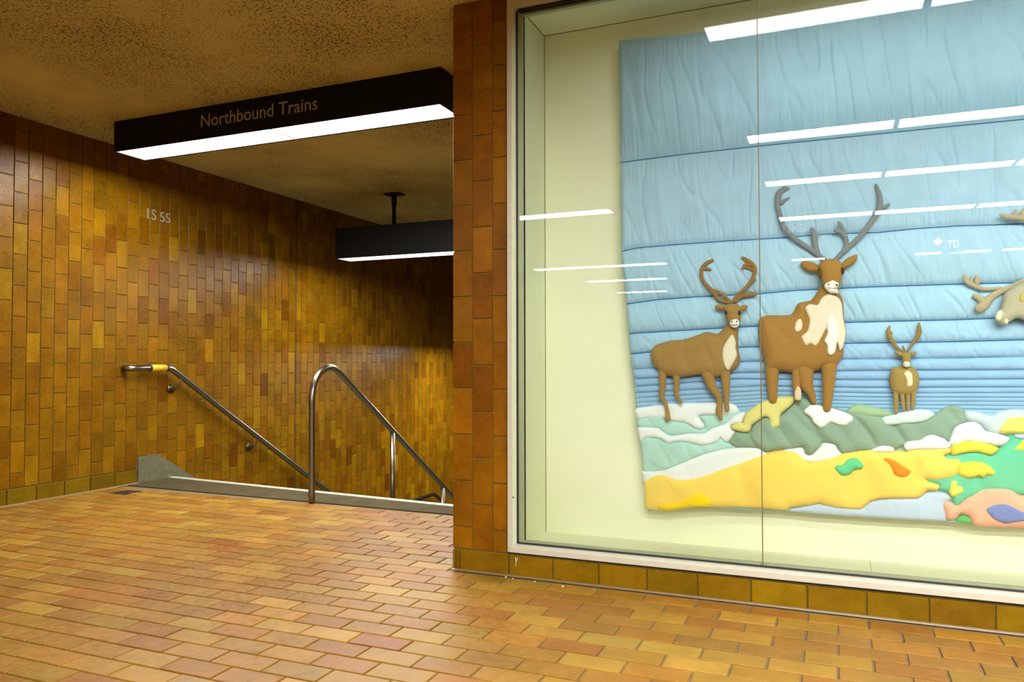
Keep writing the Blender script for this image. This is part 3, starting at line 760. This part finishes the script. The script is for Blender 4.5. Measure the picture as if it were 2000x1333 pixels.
for e in ((468, 600), (511, 602)): shape('nostril', t, oval(*e, 5, 7, 8), cf, YA-.069, .002, (70, 60, 50), step=.002)
soft('mouth', t, ((466, 618), (490, 621), (514, 619)), (2.2, 2.2, 2.2), cf, YA-.069, (180, 110, 90))
shape('chest_patch', t, [(340, 730), (365, 706), (405, 710), (430, 672), (465, 652), (510, 665), (538, 700), (548, 790), (562, 860), (548, 930), (528, 958), (512, 912), (460, 840), (430, 890), (400, 935), (370, 922), (342, 932), (318, 882), (350, 852), (362, 790)], cf, YA-.044, .008, (226, 214, 188), label='cream chest patch')
shape('inner_patch', t, [(480, 760), (500, 778), (520, 850), (515, 900), (500, 970), (475, 985), (460, 970), (458, 932), (443, 905), (460, 862), (452, 802)], cf, YA-.050, .010, (236, 234, 226), label='white patch inside the cream one')
shape('flank_patch', t, [(314, 785), (326, 812), (320, 845), (295, 859), (282, 840), (292, 800)], cf, YA-.046, .006, (228, 216, 192), label='small cream flank patch')
for pts, r in ([((445, 465), (385, 420), (290, 355), (228, 292), (205, 230), (190, 160), (202, 100), (250, 76)), (11, 12, 12, 13, 13, 13, 15, 5)],
               [((212, 155), (230, 140), (254, 128)), (10, 7, 4)], [((205, 90), (222, 74), (235, 70)), (9, 6, 4)],
               [((508, 462), (560, 412), (640, 337), (700, 255), (742, 192), (744, 120), (725, 60)), (11, 12, 12, 12, 14, 12, 7)],
               [((745, 192), (770, 182), (792, 165)), (10, 9, 7)],
               [((412, 445), (396, 385), (388, 330), (378, 300)), (12, 13, 14, 11)], [((396, 348), (405, 335), (412, 326)), (9, 8, 6)],
               [((518, 452), (558, 405), (562, 355), (540, 318), (505, 307)), (11, 11, 11, 12, 9)], [((550, 310), (540, 288), (524, 266)), (10, 9, 9)]):
    soft('antler', t, pts, r, cf, YA-.014, GY, label='grey antler')
# small caribou
cf = (1700, 600, 6.056); BR3 = (160, 134, 72)
t = thing('caribou_figure', 'smallest tan stuffed caribou with round body on a pale blue patch', 'stuffed animal', base_of(cf, 400, 1250), GRP)
for pts, r in ([((300, 1010), (305, 1130), (300, 1250)), (24, 22, 16)], [((375, 1020), (385, 1130), (395, 1220)), (22, 18, 14)],
               [((445, 1030), (447, 1130), (445, 1215)), (19, 17, 13)], [((512, 1000), (508, 1110), (498, 1205)), (24, 20, 14)]):
    soft('leg', t, pts, r, cf, YA-.012, BR3)
shape('body', t, [(225, 850), (240, 760), (282, 715), (350, 705), (480, 705), (540, 740), (582, 820), (577, 920), (540, 1010), (480, 1042), (430, 1055), (350, 1042), (280, 1020), (242, 950)], cf, YA-.004, .024, BR3, step=.003, wr=.0015, edge=.03)
shape('ear', t, [(284, 530), (320, 520), (380, 542), (392, 600), (340, 582), (300, 560)], cf, YA-.020, .008, BR3, step=.003)
shape('ear', t, [(458, 560), (500, 530), (542, 525), (536, 560), (492, 590)], cf, YA-.020, .008, BR3, step=.003)
shape('head', t, [(368, 560), (392, 540), (460, 540), (482, 570), (477, 640), (472, 700), (430, 720), (393, 700), (380, 630)], cf, YA-.024, .015, BR3, step=.003)
shape('muzzle', t, oval(430, 677, 42, 38), cf, YA-.034, .008, (232, 224, 196), step=.003, label='cream muzzle')
for e in ((412, 672), (447, 672)): shape('nostril', t, oval(*e, 6, 6, 8), cf, YA-.0415, .0015, (90, 80, 60), step=.0015)
shape('chest_patch', t, [(393, 790), (430, 755), (470, 765), (497, 810), (502, 900), (485, 940), (435, 940), (430, 880), (415, 830)], cf, YA-.026, .006, (226, 216, 184), step=.003, label='cream chest patch')
for pts, r in ([((372, 530), (290, 450), (235, 370), (210, 290), (225, 228)), (12, 17, 21, 20, 9)], [((438, 530), (492, 440), (560, 350), (577, 280), (572, 195)), (10, 14, 21, 23, 12)],
               [((405, 530), (396, 495), (385, 465)), (9, 10, 9)], [((240, 330), (250, 312), (250, 290)), (9, 8, 6)]):
    soft('antler', t, pts, r, cf, YA-.010, (146, 120, 62))
# beige caribou at the right edge
cf = (1840, 380, 4.7625); BG = (178, 171, 144)
t = thing('caribou_figure', 'beige stuffed caribou head cut off by the right edge of the photo', 'stuffed animal', base_of(cf, 900, 1300), GRP)
shape('body', t, [(900, 820), (1200, 700), (1700, 760), (2050, 900), (2100, 1200), (1950, 1420), (1500, 1440), (1150, 1340), (950, 1180)], cf, YA+.002, .04, BG, step=.006, wr=.003, edge=.06)
for x in (1200, 1350, 1800, 1950): soft('leg', t, ((x, 1350), (x+10, 1600), (x, 1850)), (50, 36, 26), cf, YA-.012, BG)
shape('head', t, [(585, 925), (640, 880), (700, 840), (770, 806), (900, 770), (1040, 850), (1080, 1050), (1000, 1180), (850, 1190), (760, 1165), (700, 1152), (625, 1190), (572, 1220), (520, 1190), (493, 1130), (540, 1080), (562, 1010)], cf, YA-.030, .026, BG, edge=.03)
shape('muzzle', t, [(500, 1130), (520, 1090), (550, 1074), (572, 1100), (562, 1150), (535, 1178), (508, 1170)], cf, YA-.046, .010, (232, 222, 186), step=.003, label='cream muzzle')
shape('muzzle', t, [(570, 1155), (600, 1140), (622, 1170), (605, 1210), (575, 1195)], cf, YA-.046, .009, (226, 216, 176), step=.003, label='cream lower lip')
shape('eye', t, oval(745, 962, 30, 44), cf, YA-.054, .006, (186, 172, 84), step=.003)
for pts, r in ([((207, 752), (232, 810), (300, 850), (400, 880), (545, 870)), (11, 18, 17, 14, 10)], [((272, 812), (268, 790), (268, 770)), (14, 12, 9)], [((325, 822), (328, 795), (325, 765)), (20, 18, 15)],
               [((345, 1060), (390, 1030), (440, 970), (520, 915), (640, 860), (760, 800), (900, 740)), (34, 36, 28, 24, 18, 13, 11)], [((390, 1010), (345, 965), (308, 945)), (30, 24, 20)],
               [((552, 192), (605, 205), (700, 215), (800, 232), (900, 300), (940, 500), (930, 760)), (15, 16, 20, 20, 18, 16, 14)], [((680, 205), (680, 175), (684, 148)), (17, 15, 11)], [((752, 210), (755, 175), (760, 140)), (17, 15, 12)]):
    soft('antler', t, pts, r, cf, YA-.014, (176, 160, 130), label='beige antler')

# ------------------------------------------------------------ light fixtures
DIVM = plain('tan_divider', (120, 84, 50), .5)
def fixture(x0, x1, y0, y1, zb, h, joints, label, hang=None, text=None, power=1.0, name='ceiling_light', group=None, wall=.012, cat='ceiling light', light=True, gap=.004):
    if gap > .004: y0 -= wall; y1 += wall; x0 -= wall
    t = thing(name, label, cat, ((x0+x1)/2, (y0+y1)/2, zb), group)
    bm = bmesh.new()
    box(bm, x0, x1, y0, y0+wall, zb, zb+h, bev=.002); box(bm, x0, x1, y1-wall, y1, zb, zb+h, bev=.002)
    box(bm, x0, x0+wall, y0+wall, y1-wall, zb, zb+h); box(bm, x1-wall, x1, y0+wall, y1-wall, zb, zb+h)
    box(bm, x0+wall, x1-wall, y0+wall, y1-wall, zb+.03, zb+h)
    part('housing', bm, BLACK, t)
    xs = [x0+wall]+[j for j in joints]+[x1-wall]
    for a, b in zip(xs[:-1], xs[1:]):
        a2 = a+(gap if a != xs[0] else 0); b2 = b-(gap if b != xs[-1] else 0)
        part('diffuser', boxm(a2, b2, y0+wall+.002, y1-wall-.002, zb+.003, zb+.012, bev=.002), DIFF, t)
        if light:
            ld = bpy.data.lights.new('tube_light', 'AREA'); ld.shape = 'RECTANGLE'; ld.size = b2-a2-.006; ld.size_y = (y1-y0)-2*wall-.006
            ld.energy = LAMP_W*power*(b2-a2)/1.2; ld.color = LIGHT; ld.spread = math.pi
            lo = bpy.data.objects.new('tube_light', ld); C.objects.link(lo); lo.parent = t
            lo.location = ((a2+b2)/2-t.location.x, (y0+y1)/2-t.location.y, .001)
    for j in joints:
        part('divider', boxm(j-gap, j+gap, y0+wall, y1-wall, zb+(.001 if gap > .004 else -.0005), zb+.03), BLACK if gap > .004 else DIVM, t)
    if hang:
        for hx in hang:
            hy = y1-.03
            part('rod', tube([(hx, hy, zb+h-.002), (hx, hy, ZC-.11)], .019, 12, dome=False), BLACK, t, True)
            part('rod_sleeve', tube([(hx, hy, ZC-.11), (hx, hy, ZC-.012)], .026, 12, dome=False), BLACK, t, True)
            part('ceiling_plate', boxm(hx-.085, hx+.085, hy-.06, hy+.06, ZC-.012, ZC), BLACK, t)
    return t
nb = fixture(-4.43, -1.965, 3.69, 3.945, 2.325, ZC-2.325, [-3.13], 'black ceiling sign light lettered Northbound Trains above the stair head', name='sign_light')
TXT = plain('bronze_lettering', (150, 146, 144), .5)
(xa, za), (xb, zb_) = at(393, 249, 3.69), at(620, 214, 3.69)
(_, ztop) = at(397, 227, 3.69)
def nbM(x0, x1):
    s = (xb-xa)/(x1-x0)
    return Matrix.Translation((xa, 3.6885, za)) @ Matrix.Rotation(math.pi/2, 4, 'X') @ Matrix.Diagonal((s, s, 1, 1)) @ Matrix.Translation((-x0, 0, 0))
letters('Northbound Trains', .1, TXT, nb, 'lettering', nbM, label='bronze grey letter')
fixture(-4.40, -1.96, 6.13, 6.37, 1.905, .29, [-3.17], 'black ceiling light hung on rods over the stairs', hang=[-3.88, -2.5], power=.8)
fixture(-4.42, -1.98, 8.80, 9.04, 1.12, .29, [-3.2], 'black light fixture over the lower stair landing, behind the pillar', hang=[-3.9, -2.5], power=1.1)
G2 = 'ceiling lights of the hall, seen reflected in the glass'
HZ = 2.42
rows = [(2.54, 2.70, 'nearest the display glass'), (.70, .88, 'in the second row from the glass'), (-.73, -.55, 'in the third row from the glass'), (-2.50, -2.30, 'in the fourth row from the glass'), (-6.08, -5.86, 'in the fifth row from the glass')]
for i, (a, b, s) in enumerate(rows[:4]):
    x0 = -.53; n = 5
    fixture(x0, x0+.905*n, a, b, HZ, ZC-HZ, [x0+.905*k for k in range(1, n)], 'black hall ceiling light reflected in the glass, '+s, group=G2, power=(.15, 1.05, 1.3, 1.2, .9)[i], wall=.008, gap=.014)
for i, (x0, x1, a, b, s) in enumerate([(-4.6, -2.04, -1.36, -1.14, 'in the row starting left of the quilt'), (-4.53, -2.36, -5.7, -5.48, 'in the dashed row left of the quilt'), (-4.3, -2.8, -7.86, -7.62, 'in the far row left of the quilt'), (-4.38, -3.3, -10.4, -10.15, 'in the farthest row left of the quilt')]):
    fixture(x0, x1, a, b, HZ, ZC-HZ, [(x0+x1)/2], 'hall ceiling light reflected in the glass, '+s, group=G2, power=(.35, 1, 1, 1)[i], wall=.008, gap=.014)
for (pa, pb, s) in ((1547, 1612, 'left of the gap in the fifth row'), (1788, 1839, 'under the lit diamond'), (1858, 1936, 'under the lit letters'), (1959, 2120, 'at the right end of the fifth row')):
    a = at(pa, 500, 5.97+2*YG)[0]; b = at(pb, 500, 5.97+2*YG)[0]
    fixture(a, b, -6.08, -5.86, HZ, ZC-HZ, [], 'short hall light reflected in the glass, '+s, group=G2, power=.9, wall=.008, gap=.014)
# luminous lettering on the far side of the hall, seen reversed in the glass
SIGNW = emit('lit_sign_white', (1, 1, 1), 14.0); SIGNR = emit('lit_sign_red', (1, .45, .5), 1.6)
def mirror_sign(name, body, x0, x1, z, Yr, mat, label, flip=False):
    t = thing(name, label, 'sign', ((x0+x1)/2, -Yr, z))
    part('panel', boxm(x0-.06, x1+.06, -Yr-.03, -Yr-.012, z-.06, z+.24), BLACK, t)
    def M4(a, b):
        s = (x1-x0)/(b-a)
        sz = s*(1.35 if flip else 1)
        R = Matrix(((-s, 0, 0, x1+a*s), (0, 0, 1, -Yr), (0, s, 0, z), (0, 0, 0, 1)))
        if flip: R = Matrix(((s, 0, 0, x0-a*s), (0, 0, 1, -Yr), (0, sz, 0, z), (0, 0, 0, 1)))
        return R
    letters(body, .2, mat, t, 'lettering', M4)
    return t
def rx(px, py, Yr):
    return at(px, py, Yr+2*YG)
(ax, az), (bx, bz) = rx(1851, 484, 4.4), rx(1873, 484, 4.4)
mirror_sign('lit_sign', 'TD', ax, bx, az, 4.4, SIGNW, 'small white lit sign reflected as TD beside a diamond in the glass', flip=True)
(dx, dz) = rx(1832, 472, 4.4)
t = thing('lit_sign', 'white lit diamond emblem reflected in the glass above the dashed lights', 'sign', (dx, -4.4, dz))
part('diamond', prism([(dx-.05, dz), (dx, dz-.045), (dx+.05, dz), (dx, dz+.045)], 'y', -4.41, -4.39), SIGNW, t)
(ax, az), (bx, bz) = rx(1524, 456, 2.9), rx(1572, 450, 2.9)
mirror_sign('exit_sign', 'EXIT', ax, bx, az, 2.9, SIGNR, 'dim pink lit EXIT sign reflected behind the tall caribou antlers')

# ------------------------------------------------------------ handrails
ROSE = plain('dull_steel', (92, 78, 48), .35, 1, .1, 40)
rl = thing('wall_handrail', 'steel handrail fixed to the left tiled wall with a yellow sleeve near its end', 'handrail', (XL+.08, 4.2, 0))
xr = -4.82
S = -.625
y1, z1 = 4.555, .868
y2 = 7.22; z2 = z1+S*(y2-y1)
pts = [(XL+.0, 4.19, .874), (XL+.045, 4.175, .874), (xr-.012, 4.19, .874), (xr, 4.225, .874), (xr, 4.3, .874), (xr, 4.50, .874), (xr, y1, .868)]
pts += [(xr, y1+.04, .848), (xr, y1+.5, z1+S*.5), (xr, y2-.05, z2+.03), (xr, y2, z2+.004), (xr, y2+.06, z2), (xr, 8.82, z2), (xr, 8.88, z2-.008), (xr, 8.95, z2-.045), (xr, 10.9, z2-.045+S*1.95)]
part('rail', tube(pts, .024, 16, dome=False), STEEL, rl, True)
part('sleeve', tube([(xr, 4.362, .874), (xr, 4.505, .874)], .0262, 16, dome=False), YEL, rl, True, label='yellow sleeve')
for a, b in ((4.342, 4.362), (4.505, 4.524)):
    part('sleeve_band', tube([(xr, a, .874), (xr, b, .874)], .0266, 16, dome=False), GASK, rl, True, label='black band')
for yb in (4.66, 5.55, 6.48, 7.2, 8.3, 9.4):
    zr = z1+S*(yb-y1) if yb < y2 else (z2 if yb < 8.9 else z2+S*(yb-8.88))
    zr -= .024
    b_ = part('bracket', tube([(XL+.004, yb-.03, zr-.075), (XL+.03, yb-.025, zr-.082), (XL+.065, yb-.01, zr-.06), (xr, yb, zr-.01), (xr, yb, zr+.004)], .0075, 8), STEEL, rl, True)
    bm = tube([(XL, yb-.03, zr-.072), (XL+.010, yb-.03, zr-.072)], .036, 18, dome=False)
    part('rosette', bm, ROSE, rl, True)

xm = -3.151
mr = thing('stair_handrail', 'free standing steel handrail with curved top at the middle of the stairs', 'handrail', (xm, 4.149, 0))
core = [(xm, 4.142, -.0), (xm, 4.142, .3), (xm, 4.140, .60), (xm, 4.140, .68), (xm, 4.158, .765), (xm, 4.205, .832), (xm, 4.275, .873), (xm, 4.350, .880), (xm, 4.42, .855), (xm, 4.50, .808)]
core = [tuple(p) for p in catmull(core, 5)]
core += [(xm, 4.9, .808-.665*.4), (xm, 6.6, .808-.665*2.1), (xm, 7.3, .808-.665*2.8)]
part('rail', tube(core, .0215, 16, dome=False), STEEL, mr, True)
for yp in (5.137, 5.957, 6.78):
    zt = .808-.665*(yp-4.5)-.012
    i = max(1, math.ceil((yp-4.5)/RUN)); 
    part('post', tube([(xm, yp, zt-.95), (xm, yp, zt)], .0195, 14, dome=False), STEEL, mr, True)

# ------------------------------------------------------------ small things
t = thing('wall_marker', 'small grey raised characters 1S 5S high on the left tiled wall', 'sign', (XL, 4.38, 2.03))
MK = plain('grey_characters', (140, 134, 112), .5)
for txt, ya, yb, zz in (('1S', 4.385, 4.47, 2.03), ('5S', 4.507, 4.608, 2.028)):
    def M4(a, b, ya=ya, yb=yb, zz=zz):
        s = (yb-ya)/(b-a)
        return Matrix(((0, 0, 1, XL+.0035), (s, 0, 0, ya-a*s), (0, s, 0, zz), (0, 0, 0, 1)))
    letters(txt, .1, MK, t, 'character', M4, extrude=.002)
g = thing('floor_grate', 'small dark floor grate beside the left wall base', 'floor grate', (-4.62, 3.98, 0))
DG = plain('dark_grate', (52, 48, 40), .6, .3)
bm = bmesh.new(); box(bm, -4.70, -4.54, 3.90, 4.06, -.002, .0005)
part('frame', bm, DG, g)
for i in range(7):
    part('bar', boxm(-4.692, -4.548, 3.908+i*.0225, 3.918+i*.0225, .0005, .003), DG, g)
WC = plain('white_crumb', (168, 160, 138), .8)
rnd = random.Random(4)
for i, (px, py, s) in enumerate([(987, 1130, .0055), (1001, 1132, .0035), (1043, 1138, .0045), (1098, 1148, .0045)]):
    a = (px-1000)/F_PX; b = (py-666.5)/F_PX; d = RT*a-UP*b+FW; tt = -EYE/d[2]
    bm = bmesh.new(); bmesh.ops.create_icosphere(bm, subdivisions=1, radius=s, matrix=Matrix.Translation((d[0]*tt, min(d[1]*tt, D-.02), s*.6)))
    for v in bm.verts: v.co += Vector((rnd.uniform(-1, 1), rnd.uniform(-1, 1), rnd.uniform(-.6, .6)))*s*.3
    me = bpy.data.meshes.new('plaster_crumb'); bm.to_mesh(me); bm.free()
    o = obj('plaster_crumb', me, WC); o['category'] = 'debris'; o['group'] = 'white crumbs at the foot of the display wall'
    o['label'] = ['white crumb on the floor below the left frame jamb', 'tiny white crumb just right of the jamb corner', 'white crumb on the floor under the first base tile', 'white crumb farthest right along the base tiles'][i]
